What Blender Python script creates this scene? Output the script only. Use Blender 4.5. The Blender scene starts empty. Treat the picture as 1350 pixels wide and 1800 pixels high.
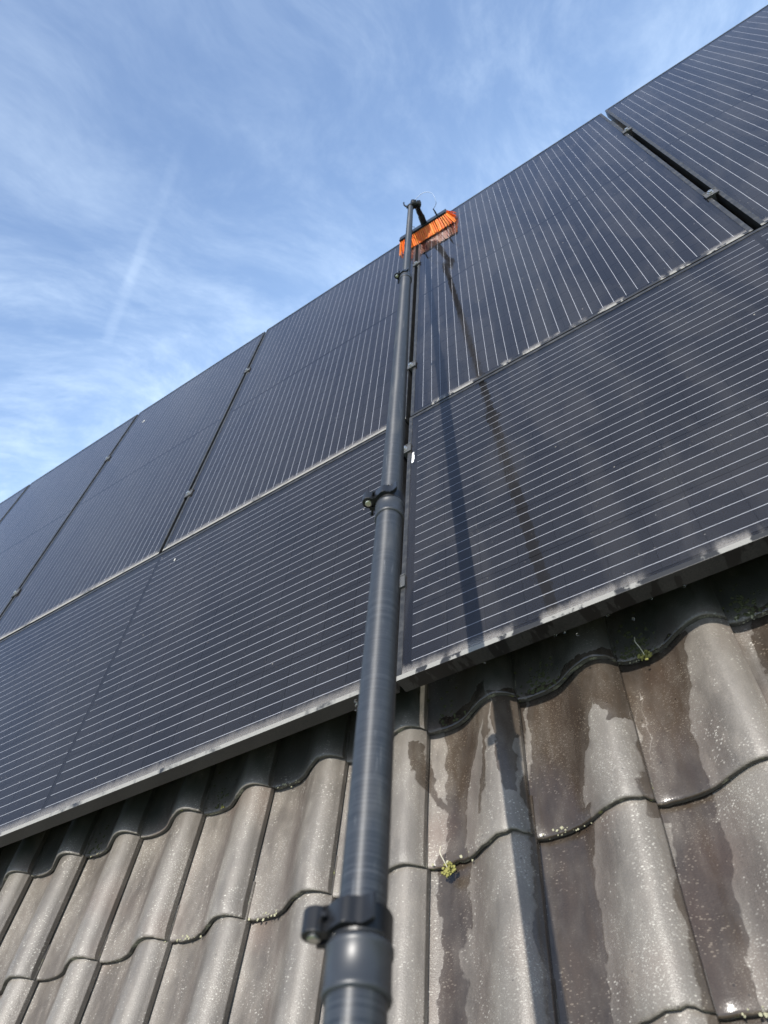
import bpy, bmesh, math, random
from mathutils import Vector, Matrix, noise as mnoise

random.seed(7)
SC = bpy.context.scene
COL = SC.collection

# ------------------------------------------------------------------ frame of the roof
# roof coordinates: u along the eaves (right), v up the slope, n off the roof; the panel tops lie at n = 0
PITCH = math.radians(40)
cp, sp = math.cos(PITCH), math.sin(PITCH)
MR = Matrix(((1, 0, 0, 0), (0, cp, -sp, 0), (0, sp, cp, 5.6), (0, 0, 0, 1)))
def RW(d):
    return (MR.to_3x3() @ Vector(d)).normalized()

# ------------------------------------------------------------------ camera
cam_d = bpy.data.cameras.new('camera')
cam = bpy.data.objects.new('camera', cam_d)
COL.objects.link(cam)
SC.camera = cam
CAM = Vector((0.58618, -1.88928, 0.85510))
R0 = Vector((0.836073, 0.052962, -0.546056))      # image right, in roof coordinates
R1 = Vector((-0.414641, -0.590754, -0.692158))    # image down
R2 = Vector((-0.359243, 0.805112, -0.471953))     # view direction
m = Matrix.Identity(4)
for r in range(3):
    m[r][0], m[r][1], m[r][2], m[r][3] = R0[r], -R1[r], -R2[r], CAM[r]
cam.matrix_world = MR @ m
cam_d.sensor_fit = 'VERTICAL'
cam_d.sensor_height = 36
cam_d.lens = 25.328
cam_d.clip_start = 0.02
cam_d.clip_end = 3000
cam_d.dof.use_dof = True
cam_d.dof.focus_distance = 1.75
cam_d.dof.aperture_fstop = 6.8

# ------------------------------------------------------------------ node helpers
class G:
    """small wrapper around a node tree"""
    def __init__(s, tree):
        s.t = tree; tree.nodes.clear()
    def n(s, typ, **kw):
        nd = s.t.nodes.new(typ)
        for k, v in kw.items():
            if k.startswith('i_'):
                key = k[2:]
                key = int(key) if key.isdigit() else key.replace('_', ' ')
                s.put(nd.inputs[key], v)
            else:
                setattr(nd, k, v)
        return nd
    def put(s, sock, v):
        if isinstance(v, bpy.types.NodeSocket):
            s.t.links.new(v, sock)
        elif isinstance(v, bpy.types.Node):
            s.t.links.new(v.outputs[0], sock)
        else:
            sock.default_value = v
    def m(s, op, a, b=None, c=None, clamp=False):
        nd = s.t.nodes.new('ShaderNodeMath'); nd.operation = op; nd.use_clamp = clamp
        s.put(nd.inputs[0], a)
        if b is not None: s.put(nd.inputs[1], b)
        if c is not None: s.put(nd.inputs[2], c)
        return nd.outputs[0]
    def vm(s, op, a, b=None):
        nd = s.t.nodes.new('ShaderNodeVectorMath'); nd.operation = op
        s.put(nd.inputs[0], a)
        if b is not None: s.put(nd.inputs[1], b)
        return nd.outputs['Value' if op in ('DOT_PRODUCT', 'LENGTH') else 'Vector']
    def ss(s, x, a, b):
        nd = s.t.nodes.new('ShaderNodeMapRange'); nd.interpolation_type = 'SMOOTHSTEP'
        s.put(nd.inputs[0], x); s.put(nd.inputs[1], a); s.put(nd.inputs[2], b)
        nd.inputs[3].default_value = 0; nd.inputs[4].default_value = 1
        return nd.outputs[0]
    def lin(s, x, a, b, c, d):
        nd = s.t.nodes.new('ShaderNodeMapRange')
        s.put(nd.inputs[0], x)
        for i, v in enumerate((a, b, c, d)): s.put(nd.inputs[i + 1], v)
        return nd.outputs[0]
    def mix(s, f, a, b, blend='MIX'):
        nd = s.t.nodes.new('ShaderNodeMix'); nd.data_type = 'RGBA'; nd.blend_type = blend
        s.put(nd.inputs[0], f); s.put(nd.inputs[6], a); s.put(nd.inputs[7], b)
        return nd.outputs[2]
    def noise(s, vec, scale, detail=4, rough=0.55, dist=0.0, col=False):
        nd = s.n('ShaderNodeTexNoise')
        s.put(nd.inputs['Vector'], vec); nd.inputs['Scale'].default_value = scale
        nd.inputs['Detail'].default_value = detail; nd.inputs['Roughness'].default_value = rough
        nd.inputs['Distortion'].default_value = dist
        return nd.outputs['Color' if col else 0]
    def voro(s, vec, scale, rnd=1.0, out='Distance'):
        nd = s.n('ShaderNodeTexVoronoi')
        s.put(nd.inputs['Vector'], vec); nd.inputs['Scale'].default_value = scale
        nd.inputs['Randomness'].default_value = rnd
        return nd.outputs[out]
    def scale(s, vec, sc, loc=(0, 0, 0), rot=(0, 0, 0)):
        nd = s.n('ShaderNodeMapping'); s.put(nd.inputs[0], vec)
        nd.inputs['Location'].default_value = loc; nd.inputs['Scale'].default_value = sc
        nd.inputs['Rotation'].default_value = rot
        return nd.outputs[0]
    def sep(s, vec):
        nd = s.n('ShaderNodeSeparateXYZ'); s.put(nd.inputs[0], vec)
        return nd.outputs
    def comb(s, x, y, z):
        nd = s.n('ShaderNodeCombineXYZ')
        for i, v in enumerate((x, y, z)): s.put(nd.inputs[i], v)
        return nd.outputs[0]
def rgb(r, g, b): return (r, g, b, 1.0)

# ------------------------------------------------------------------ world: blue sky with thin high cloud and an old contrail
SUN_ROOF = Vector((0.168, 0.06, 1.0)).normalized()
SUN = RW(SUN_ROOF)
world = bpy.data.worlds.new('World'); SC.world = world; world.use_nodes = True
g = G(world.node_tree)
sky = g.n('ShaderNodeTexSky', sky_type='NISHITA', sun_disc=False)
sky.sun_elevation = math.asin(SUN.z)
sky.sun_rotation = math.atan2(SUN.x, SUN.y)
sky.altitude = 0; sky.air_density = 1.1; sky.dust_density = 1.4; sky.ozone_density = 1.3
tc = g.n('ShaderNodeTexCoord')
D = tc.outputs['Generated']
dx, dy, dz = g.sep(D)
hz = g.m('ADD', g.m('MAXIMUM', dz, 0.0), 0.12)
pl = g.comb(g.m('DIVIDE', dx, hz), g.m('DIVIDE', dy, hz), 0.0)          # direction on a flat cloud layer
warp = g.noise(pl, 1.1, 2, 0.5, 0, True)
plw = g.vm('ADD', pl, g.vm('SCALE', warp)); 
plw.node.inputs[1].links[0].from_node.inputs['Scale'].default_value = 0.55
big = g.noise(g.scale(plw, (0.75, 0.5, 1), (3.1, 1.7, 0), (0, 0, 0.7)), 1.0, 2, 0.5)
wisp = g.noise(g.scale(plw, (2.4, 0.65, 1), (0.3, 4.2, 0), (0, 0, 0.75)), 1.7, 7, 0.66)
fine = g.noise(g.scale(plw, (2.2, 1.2, 1), (5.3, 0.2, 0), (0, 0, 0.9)), 3.4, 5, 0.68)
cl = g.m('MULTIPLY', g.m('ADD', 0.26, g.m('MULTIPLY', g.ss(big, 0.28, 0.66), 0.50)), g.m('ADD', g.m('MULTIPLY', g.ss(wisp, 0.34, 0.78), 0.50), g.m('MULTIPLY', g.ss(fine, 0.42, 0.76), 0.45)))
cl = g.m('ADD', cl, g.m('MULTIPLY', g.ss(wisp, 0.42, 0.85), 0.25))
low = g.m('SUBTRACT', 1.0, g.ss(dz, 0.05, 0.62))
cl = g.m('ADD', g.m('MULTIPLY', cl, g.m('ADD', 0.50, g.m('MULTIPLY', low, 0.5))), g.m('ADD', g.m('MULTIPLY', low, 0.12), 0.04))
# contrail: a fading stripe along a great circle
c1, c2 = RW((-0.3984, 0.9172, -0.0087)), RW((-0.5422, 0.8347, -0.0962))
cn = c1.cross(c2).normalized(); ct = (c2 - c1).normalized(); cm = ((c1 + c2) * 0.5)
wob = g.m('MULTIPLY', g.m('SUBTRACT', g.noise(D, 14, 4, 0.6), 0.5), 0.010)
cd = g.m('ABSOLUTE', g.m('ADD', g.vm('DOT_PRODUCT', D, tuple(cn)), wob))
ca = g.m('SUBTRACT', g.vm('DOT_PRODUCT', D, tuple(ct)), cm.dot(ct))
trail = g.m('MULTIPLY', g.m('SUBTRACT', 1.0, g.ss(cd, 0.0015, 0.010)),
            g.m('MULTIPLY', g.m('SUBTRACT', 1.0, g.ss(ca, 0.045, 0.10)), g.ss(ca, -0.22, -0.03)))
cl = g.m('ADD', cl, g.m('MULTIPLY', trail, g.m('MULTIPLY', g.ss(g.noise(D, 6, 3, 0.6), 0.2, 0.7), 0.16)), clamp=True)
skyc = g.mix(1.0, sky.outputs[0], rgb(0.92, 0.99, 1.07), 'MULTIPLY')
cloudc = g.mix(cl, skyc, rgb(5.6, 6.6, 7.6))
bg = g.n('ShaderNodeBackground'); g.put(bg.inputs[0], cloudc); bg.inputs[1].default_value = 0.15
world.cycles.sampling_method = 'MANUAL'; world.cycles.sample_map_resolution = 256
out = g.n('ShaderNodeOutputWorld'); g.put(out.inputs[0], bg)

# ------------------------------------------------------------------ sun
sun_d = bpy.data.lights.new('sun', 'SUN'); sun_d.energy = 4.8; sun_d.angle = math.radians(0.53)
sun_d.color = (1.0, 0.955, 0.89)
sun = bpy.data.objects.new('sun', sun_d); COL.objects.link(sun)
sun.rotation_euler = SUN.to_track_quat('Z', 'Y').to_euler(); sun.location = (0, -6, 30)

SC.view_settings.view_transform = 'Standard'; SC.view_settings.look = 'None'
SC.view_settings.exposure = 0.58; SC.view_settings.gamma = 1.0
SC.view_settings.use_curve_mapping = False
SC.render.engine = 'CYCLES'
SC.cycles.use_adaptive_sampling = True; SC.cycles.adaptive_threshold = 0.015
SC.cycles.max_bounces = 6; SC.cycles.transparent_max_bounces = 12
SC.cycles.caustics_reflective = False; SC.cycles.caustics_refractive = False
SC.cycles.use_denoising = True

# ------------------------------------------------------------------ object helpers
def link(name, data, parent=None, loc=(0, 0, 0), rot=(0, 0, 0)):
    o = bpy.data.objects.new(name, data); COL.objects.link(o)
    if parent is not None: o.parent = parent
    o.location = loc; o.rotation_euler = rot
    return o
def empty(name, M):
    o = link(name, None); o.empty_display_size = 0.1; o.matrix_world = M
    return o
def tag(o, label=None, cat=None, group=None, kind=None):
    if label: o['label'] = label
    if cat: o['category'] = cat
    if group: o['group'] = group
    if kind: o['kind'] = kind
    return o
def mesh(name, bm, mat, smooth=False):
    bm.normal_update()
    me = bpy.data.meshes.new(name); bm.to_mesh(me); bm.free()
    if mat: me.materials.append(mat)
    if smooth:
        for p in me.polygons: p.use_smooth = True
    return me
def box(bm, x0, x1, y0, y1, z0, z1, bottom=True):
    v = [bm.verts.new(c) for c in ((x0, y0, z0), (x1, y0, z0), (x1, y1, z0), (x0, y1, z0), (x0, y0, z1), (x1, y0, z1), (x1, y1, z1), (x0, y1, z1))]
    fs = [(4, 5, 6, 7), (0, 1, 5, 4), (1, 2, 6, 5), (2, 3, 7, 6), (3, 0, 4, 7)]
    if bottom: fs.append((3, 2, 1, 0))
    return [bm.faces.new([v[i] for i in f]) for f in fs]
def boxmesh(name, dims, mat, bev=0.0, bottom=True):
    bm = bmesh.new(); box(bm, *dims, bottom=bottom)
    if bev:
        bmesh.ops.bevel(bm, geom=list(bm.edges), offset=bev, segments=2, affect='EDGES', profile=0.6)
    return mesh(name, bm, mat)
def lathe(bm, prof, seg=48, M=None, cap=True):
    """profile of (radius, z) revolved about z"""
    rings = []
    for r, z in prof:
        ring = []
        for i in range(seg):
            a = 2 * math.pi * i / seg
            c = Vector((r * math.cos(a), r * math.sin(a), z))
            ring.append(bm.verts.new(M @ c if M else c))
        rings.append(ring)
    for A, B in zip(rings, rings[1:]):
        for i in range(seg):
            bm.faces.new((A[i], A[(i + 1) % seg], B[(i + 1) % seg], B[i]))
    if cap:
        bm.faces.new(list(reversed(rings[0]))); bm.faces.new(rings[-1])
def tube(bm, pts, rad, seg=10, cap=True):
    pts = [Vector(p) for p in pts]
    rings = []
    up = Vector((0.13, 0.31, 0.94)).normalized(); a = None
    for i, p in enumerate(pts):
        t = (pts[min(i + 1, len(pts) - 1)] - pts[max(i - 1, 0)]).normalized()
        a = (t.cross(up) if a is None else (a - t * a.dot(t))).normalized(); b = a.cross(t).normalized()
        r = rad[i] if isinstance(rad, (list, tuple)) else rad
        rings.append([bm.verts.new(p + a * (r * math.cos(2 * math.pi * k / seg)) + b * (r * math.sin(2 * math.pi * k / seg))) for k in range(seg)])
    for A, B in zip(rings, rings[1:]):
        for k in range(seg):
            bm.faces.new((A[k], B[k], B[(k + 1) % seg], A[(k + 1) % seg]))
    if cap:
        bm.faces.new(rings[0]); bm.faces.new(list(reversed(rings[-1])))
def extrude_outline(bm, pts, z0, z1, bev=0.0):
    lo = [bm.verts.new((x, y, z0)) for x, y in pts]; hi = [bm.verts.new((x, y, z1)) for x, y in pts]
    n = len(pts)
    f1 = bm.faces.new(list(reversed(lo))); f2 = bm.faces.new(hi)
    for i in range(n):
        bm.faces.new((lo[i], lo[(i + 1) % n], hi[(i + 1) % n], hi[i]))
    if bev:
        ed = [e for e in bm.edges if (e in f1.edges or e in f2.edges)]
        bmesh.ops.bevel(bm, geom=ed, offset=bev, segments=2, affect='EDGES', profile=0.5)
    bmesh.ops.recalc_face_normals(bm, faces=list(bm.faces))
def smooth_path(pts, n=8):
    """Catmull-Rom through points"""
    P = [Vector(p) for p in pts]; out = []
    for i in range(len(P) - 1):
        p0, p1, p2, p3 = P[max(i - 1, 0)], P[i], P[i + 1], P[min(i + 2, len(P) - 1)]
        for k in range(n):
            t = k / n
            out.append(0.5 * ((2 * p1) + (p2 - p0) * t + (2 * p0 - 5 * p1 + 4 * p2 - p3) * t * t + (3 * p1 - p0 - 3 * p2 + p3) * t ** 3))
    out.append(P[-1]); return out
def copy_tree(o, parent=None):
    c = o.copy(); COL.objects.link(c); c.parent = parent
    for ch in o.children: copy_tree(ch, c)
    return c

TW, TG = 0.1953, 0.2713                       # tile cover width, gauge
# ------------------------------------------------------------------ materials
def new_mat(name):
    mt = bpy.data.materials.new(name); mt.use_nodes = True
    gg = G(mt.node_tree)
    return mt, gg
def finish(gg, shader):
    o = gg.n('ShaderNodeOutputMaterial'); gg.put(o.inputs[0], shader)
def bsdf(gg, **kw):
    p = gg.n('ShaderNodeBsdfPrincipled')
    for k, v in kw.items(): gg.put(p.inputs[k.replace('_', ' ')], v)
    return p
def simple(name, col, rough=0.5, metal=0.0, spec=0.5, nscale=None, namp=0.25, bump=0.0):
    mt, gg = new_mat(name)
    c = rgb(*col); kw = {}
    if nscale:
        nz = gg.noise(gg.n('ShaderNodeTexCoord').outputs['Object'], nscale, 5, 0.6)
        c = gg.mix(nz, rgb(*[x * (1 - namp) for x in col]), rgb(*[min(1, x * (1 + namp)) for x in col]))
        if bump:
            b = gg.n('ShaderNodeBump'); b.inputs['Strength'].default_value = bump; b.inputs['Distance'].default_value = 0.001
            gg.put(b.inputs['Height'], nz); kw['Normal'] = b.outputs[0]
    p = bsdf(gg, Base_Color=c, Roughness=rough, Metallic=metal, Specular_IOR_Level=spec, **kw)
    finish(gg, p); return mt

# the roof object comes first: its own coordinates place the stains
roof = empty('tiled_roof', MR)
tag(roof, 'weathered brown grey roof of wavy interlocking tiles below and under the solar panels', 'roof')

def roof_coords(gg):
    t = gg.n('ShaderNodeTexCoord'); t.object = roof
    return t.outputs['Object']

STREAKS = [
    [(0.058, -0.99, 0.060), (0.050, -1.06, 0.047), (0.029, -1.16, 0.022), (0.021, -1.28, 0.020)],
    [(-0.043, -1.052, 0.013), (-0.036, -1.08, 0.013), (-0.011, -1.148, 0.008), (0.012, -1.18, 0.006)],
    [(0.275, -1.00, 0.090), (0.243, -1.09, 0.066), (0.222, -1.188, 0.056), (0.205, -1.28, 0.040)],
    [(0.357, -1.01, 0.050), (0.336, -1.075, 0.040), (0.349, -1.115, 0.018)],
    [(0.440, -1.01, 0.055), (0.425, -1.08, 0.046), (0.412, -1.168, 0.034), (0.403, -1.28, 0.036)],
    [(0.020, -1.27, 0.030), (0.016, -1.33, 0.026), (0.012, -1.414, 0.020), (0.010, -1.56, 0.030)],
    [(0.218, -1.27, 0.050), (0.211, -1.33, 0.043), (0.206, -1.42, 0.044), (0.202, -1.56, 0.038)],
    [(0.408, -1.27, 0.036), (0.405, -1.33, 0.035), (0.394, -1.41, 0.036), (0.386, -1.56, 0.028)],
    [(0.1815, -1.28, 0.007), (0.176, -1.45, 0.008), (0.173, -1.56, 0.012)],
    [(0.374, -1.10, 0.006), (0.364, -1.285, 0.010)],
    [(0.150, -1.01, 0.030), (0.146, -1.10, 0.018), (0.150, -1.19, 0.010)],
    [(0.612, -1.00, 0.022), (0.596, -1.06, 0.018), (0.580, -1.18, 0.018)],
    [(0.368, -1.46, 0.004), (0.366, -1.56, 0.009)],
    [(0.108, -0.98, 0.012), (0.112, -1.08, 0.006), (0.086, -1.20, 0.005)],
]
def streak_mask(gg, P, ux, vy):
    """one wet mask out of poly-line streaks running down the roof, with ragged edges"""
    nz = gg.m('MULTIPLY', gg.m('SUBTRACT', gg.noise(gg.scale(P, (1, 0.6, 0.2)), 30, 3, 0.55), 0.5), 0.046)
    uu = gg.m('ADD', ux, nz)
    tot = None
    for st in STREAKS:
        cu = cw = None
        for (u0, v0, w0), (u1, v1, w1) in zip(st, st[1:]):
            t = gg.lin(vy, v0, v1, 0.0, 1.0)       # clamps to the segment
            du, dw = gg.m('MULTIPLY', t, u1 - u0), gg.m('MULTIPLY', t, w1 - w0)
            cu = gg.m('ADD', du, st[0][0]) if cu is None else gg.m('ADD', cu, du)
            cw = gg.m('ADD', dw, st[0][2]) if cw is None else gg.m('ADD', cw, dw)
        d = gg.m('SUBTRACT', cw, gg.m('ABSOLUTE', gg.m('SUBTRACT', uu, cu)))
        # ends
        vv = gg.m('ADD', vy, nz)
        ends = gg.m('MULTIPLY', gg.m('LESS_THAN', vv, st[0][1] + 0.015), gg.m('GREATER_THAN', vv, st[-1][1] - 0.015))
        k = gg.m('MULTIPLY', gg.m('ADD', gg.m('MULTIPLY', gg.ss(d, -0.0015, 0.0020), 0.80), gg.m('MULTIPLY', gg.ss(d, 0.0, 0.020), 0.20)), ends)
        tot = k if tot is None else gg.m('MAXIMUM', tot, k)
    return tot

def tile_material(name, rinsed):
    mt, gg = new_mat(name)
    P = roof_coords(gg)
    ux, vy, nz_ = gg.sep(P)
    rnd = gg.n('ShaderNodeObjectInfo').outputs['Random']
    off = gg.vm('ADD', P, gg.comb(gg.m('MULTIPLY', rnd, 13.0), gg.m('MULTIPLY', rnd, 7.0), gg.m('MULTIPLY', rnd, 5.0)))
    n1 = gg.noise(gg.scale(off, (1, 0.45, 1)), 13, 3, 0.6)
    n2 = gg.noise(gg.scale(off, (1, 0.3, 1)), 42, 3, 0.65)
    n3 = gg.noise(gg.scale(off, (0.7, 1.3, 1), (0, 0, 0), (0, 0, 0.4)), 430, 2, 0.7)
    tone = gg.mix(gg.ss(n1, 0.3, 0.72), rgb(0.066, 0.057, 0.048), rgb(0.138, 0.122, 0.102))
    tone = gg.mix(gg.m('MULTIPLY', gg.ss(n2, 0.45, 0.75), 0.5), tone, rgb(0.152, 0.131, 0.109))
    tone = gg.mix(gg.m('MULTIPLY', gg.ss(gg.noise(off, 5.5, 1, 0.5), 0.55, 0.75), 0.45), tone, rgb(0.130, 0.091, 0.070))
    lx = gg.sep(gg.n('ShaderNodeTexCoord').outputs['Object'])[0]
    sx = gg.m('ADD', gg.m('DIVIDE', lx, TW), gg.m('MULTIPLY', gg.m('SUBTRACT', n1, 0.5), 0.35))
    crest = gg.m('MULTIPLY', gg.ss(sx, 0.50, 0.78), gg.m('SUBTRACT', 1.0, gg.ss(sx, 0.92, 1.04)))
    tone = gg.mix(gg.m('MULTIPLY', crest, 0.40), tone, rgb(0.146, 0.134, 0.115))          # bleached rolls
    slope = gg.m('MULTIPLY', gg.ss(sx, 0.30, 0.42), gg.m('SUBTRACT', 1.0, gg.ss(sx, 0.48, 0.66)))
    tone = gg.mix(gg.m('MULTIPLY', slope, 0.45), tone, rgb(0.080, 0.065, 0.055))          # browner flanks
    br = gg.m('ADD', 0.78, gg.m('MULTIPLY', rnd, 0.36))
    tone = gg.mix(1.0, tone, gg.comb(br, br, br), 'MULTIPLY')
    gr = gg.m('ADD', 0.55, gg.m('MULTIPLY', n3, 0.90))
    tone = gg.mix(1.0, tone, gg.comb(gr, gr, gr), 'MULTIPLY')
    # pale lichen and lime: specks in patches
    patch = gg.ss(gg.noise(gg.scale(off, (1, 0.6, 1)), 16, 3, 0.6), 0.44, 0.60)
    patch2 = gg.ss(n1, 0.40, 0.68)
    vn = gg.n('ShaderNodeTexVoronoi'); gg.put(vn.inputs['Vector'], gg.scale(off, (0.6, 1.35, 1), (0, 0, 0), (0, 0, 0.35))); vn.inputs['Scale'].default_value = 300
    vth = gg.m('MULTIPLY', gg.m('POWER', gg.sep(vn.outputs['Color'])[0], 2.0), 0.46)
    sp1 = gg.m('MULTIPLY', gg.m('MULTIPLY', gg.ss(gg.m('SUBTRACT', vth, vn.outputs['Distance']), -0.03, 0.06), patch), gg.ss(n2, 0.32, 0.60))
    vcell = gg.voro(off, 120)
    sp2 = gg.m('MULTIPLY', gg.m('SUBTRACT', 1.0, gg.ss(vcell, 0.10, 0.17)), gg.ss(n2, 0.46, 0.60))
    spf = gg.m('MULTIPLY', gg.m('SUBTRACT', 1.0, gg.ss(n3, 0.34, 0.42)), gg.m('MULTIPLY', patch2, 0.70))
    lich = gg.m('MAXIMUM', gg.m('MAXIMUM', gg.m('MULTIPLY', sp1, 0.65), gg.m('MULTIPLY', sp2, 0.5)), spf)
    tone = gg.mix(gg.m('MULTIPLY', lich, 0.85), tone, rgb(0.50, 0.48, 0.42))
    # dark pits
    vp = gg.voro(gg.vm('ADD', off, (3.3, 1.1, 0.4)), 46)
    pit = gg.m('MULTIPLY', gg.m('SUBTRACT', 1.0, gg.ss(vp, 0.06, 0.10)), gg.ss(n1, 0.5, 0.56))
    tone = gg.mix(gg.m('MULTIPLY', pit, 0.7), tone, rgb(0.05, 0.045, 0.04))
    # green algae, deepened with painted panel shade, on the courses under the panels
    alg_shade = gg.m('MULTIPLY', gg.ss(vy, -1.03, -0.95), gg.m('ADD', 0.55, gg.m('MULTIPLY', gg.ss(n1, 0.4, 0.6), 0.4)))
    tone = gg.mix(alg_shade, tone, rgb(0.030, 0.031, 0.025))
    wet = streak_mask(gg, P, ux, vy) if rinsed else 0.0
    wetc = gg.mix(1.0, tone, rgb(0.33, 0.285, 0.25), 'MULTIPLY')
    if rinsed: wet = gg.m('MULTIPLY', wet, gg.m('ADD', 0.80, gg.m('MULTIPLY', gg.ss(n2, 0.3, 0.65), 0.20)))
    col = gg.mix(wet, tone, wetc)
    rough = gg.m('ADD', gg.m('MULTIPLY', n2, 0.24), 0.31)
    rough = gg.m('ADD', rough, gg.m('MULTIPLY', lich, 0.15))
    rough = gg.m('ADD', gg.m('MULTIPLY', rough, gg.m('SUBTRACT', 1.0, wet)), gg.m('MULTIPLY', wet, 0.17))
    h3 = gg.m('MULTIPLY', n3, gg.m('SUBTRACT', 1.0, gg.m('MULTIPLY', wet, 0.80)))
    b = gg.n('ShaderNodeBump'); b.inputs['Strength'].default_value = 0.55; b.inputs['Distance'].default_value = 0.0012
    gg.put(b.inputs['Height'], h3 if rinsed else n3)
    p = bsdf(gg, Base_Color=col, Roughness=rough, Specular_IOR_Level=0.5, Normal=b.outputs[0])
    finish(gg, p); return mt

def nose_material():
    """the cut lower edge of the tiles: bare, darker, with yellow and grey lichen"""
    mt, gg = new_mat('tile_edge')
    P = roof_coords(gg)
    n1 = gg.noise(P, 26, 5, 0.65); n2 = gg.noise(P, 300, 3, 0.6)
    c = gg.mix(n2, rgb(0.05, 0.046, 0.04), rgb(0.10, 0.09, 0.078))
    lich = gg.m('MULTIPLY', gg.ss(n1, 0.52, 0.66), gg.ss(n2, 0.36, 0.55))
    c = gg.mix(gg.m('MULTIPLY', lich, 0.8), c, rgb(0.36, 0.345, 0.25))
    yel = gg.m('MULTIPLY', gg.ss(gg.noise(P, 40, 4, 0.6), 0.60, 0.70), gg.ss(n2, 0.4, 0.55))
    c = gg.mix(gg.m('MULTIPLY', yel, 0.8), c, rgb(0.36, 0.36, 0.10))
    finish(gg, bsdf(gg, Base_Color=c, Roughness=0.8)); return mt

def cell_material():
    mt, gg = new_mat('silicon_cell')
    o = gg.n('ShaderNodeTexCoord').outputs['Object']
    rnd = gg.n('ShaderNodeObjectInfo').outputs['Random']
    c = gg.mix(rnd, rgb(0.0042, 0.0043, 0.0056), rgb(0.0068, 0.0067, 0.0082))
    finish(gg, bsdf(gg, Base_Color=c, Roughness=0.45, Specular_IOR_Level=0.3)); return mt

def glass_material(name, wet):
    """low-iron cover glass: clear, mirror-like at grazing angles, with a thin film of dust (or of water)"""
    mt, gg = new_mat(name)
    P = roof_coords(gg)
    L = gg.n('ShaderNodeTexCoord').outputs['Object']
    lx, ly, lz = gg.sep(L)
    ux, vy, nn = gg.sep(P)
    big = gg.noise(gg.scale(P, (1.0, 0.55, 1)), 3.0, 2, 0.55, 0.6)
    run = gg.noise(gg.scale(P, (1.0, 0.10, 1)), 22, 3, 0.62, 0.0)
    fin = gg.noise(P, 380, 1, 0.7)
    if wet:
        film = gg.ss(gg.noise(gg.scale(P, (1.0, 0.28, 1), (2.2, 0.4, 0)), 8.5, 4, 0.58, 0.8), 0.46, 0.58)   # 1 = dusty still, 0 = rinsed
        dust = gg.m('ADD', 0.003, gg.m('MULTIPLY', film, 0.010))
        dust = gg.m('MULTIPLY', dust, gg.m('ADD', 0.6, gg.m('MULTIPLY', run, 0.8)))
        rough = gg.m('ADD', 0.035, gg.m('MULTIPLY', film, 0.07))
    else:
        dust = gg.m('MULTIPLY', gg.m('ADD', 0.0045, gg.m('MULTIPLY', gg.ss(big, 0.3, 0.75), 0.007)), gg.m('ADD', 0.65, gg.m('MULTIPLY', run, 0.7)))
        rough = gg.m('ADD', 0.07, gg.m('MULTIPLY', big, 0.08))
    dust = gg.m('MULTIPLY', dust, gg.m('ADD', 0.6, gg.m('MULTIPLY', fin, 0.8)))
    # silt that gathers above the lower frame edge, thickest against the frame, ragged upwards
    rag = gg.noise(gg.scale(P, (1.0, 0.35, 1)), 60, 3, 0.7)
    gap = gg.ss(gg.noise(gg.scale(P, (1, 0.02, 0.02)), 9.0, 3, 0.6), 0.46, 0.54) if wet else gg.ss(gg.noise(gg.scale(P, (1, 0.02, 0.02)), 3.0, 3, 0.6), 0.28, 0.5)
    h = gg.m('MULTIPLY', gg.m('ADD', 0.2, rag), 0.034 if wet else 0.040)
    silt = gg.m('MULTIPLY', gg.m('SUBTRACT', 1.0, gg.ss(gg.m('SUBTRACT', ly, 0.012), 0.0, h)), gap)
    silt = gg.m('MULTIPLY', silt, gg.m('ADD', 0.3, gg.m('MULTIPLY', fin, 0.7)))
    dust = gg.m('ADD', dust, gg.m('MULTIPLY', silt, 0.30 if wet else 0.25))
    # scattered specks: dried drops, seeds, droppings
    v = gg.n('ShaderNodeTexVoronoi'); gg.put(v.inputs['Vector'], gg.scale(P, (1, 1, 0.01))); v.inputs['Scale'].default_value = 30
    thr = gg.m('MULTIPLY', gg.sep(v.outputs['Color'])[0], 0.052)
    keep = gg.m('GREATER_THAN', gg.sep(v.outputs['Color'])[1], 0.62)
    spk = gg.m('MULTIPLY', gg.m('LESS_THAN', v.outputs['Distance'], thr), keep)
    v2 = gg.n('ShaderNodeTexVoronoi'); gg.put(v2.inputs['Vector'], gg.scale(P, (1, 1, 0.01), (0.4, 2.0, 0))); v2.inputs['Scale'].default_value = 130
    spk2 = gg.m('MULTIPLY', gg.m('LESS_THAN', v2.outputs['Distance'], 0.10), gg.m('GREATER_THAN', gg.sep(v2.outputs['Color'])[1], 0.86))
    dust = gg.m('MAXIMUM', dust, gg.m('MAXIMUM', gg.m('MULTIPLY', spk, 0.62), gg.m('MULTIPLY', spk2, 0.35)), clamp=True)
    bmp = gg.n('ShaderNodeBump'); bmp.inputs['Strength'].default_value = 0.25 if wet else 0.08
    bmp.inputs['Distance'].default_value = 0.0006
    rip = gg.noise(gg.scale(P, (1.0, 0.5, 1)), 75 if wet else 30, 1, 0.55, 0.0)
    gg.put(bmp.inputs['Height'], rip)
    fr = gg.n('ShaderNodeFresnel'); fr.inputs['IOR'].default_value = 1.36 if wet else 1.27; gg.put(fr.inputs['Normal'], bmp.outputs[0])
    gl = gg.n('ShaderNodeBsdfGlossy'); gg.put(gl.inputs['Roughness'], rough); gg.put(gl.inputs['Normal'], bmp.outputs[0])
    gl.inputs['Color'].default_value = rgb(0.92, 0.91, 0.96)
    tr = gg.n('ShaderNodeBsdfTransparent'); tr.inputs[0].default_value = rgb(0.93, 0.94, 0.96)
    mx = gg.n('ShaderNodeMixShader'); gg.put(mx.inputs[0], fr); gg.put(mx.inputs[1], tr); gg.put(mx.inputs[2], gl)
    df = gg.n('ShaderNodeBsdfDiffuse'); df.inputs[0].default_value = rgb(0.62, 0.58, 0.53)
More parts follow.
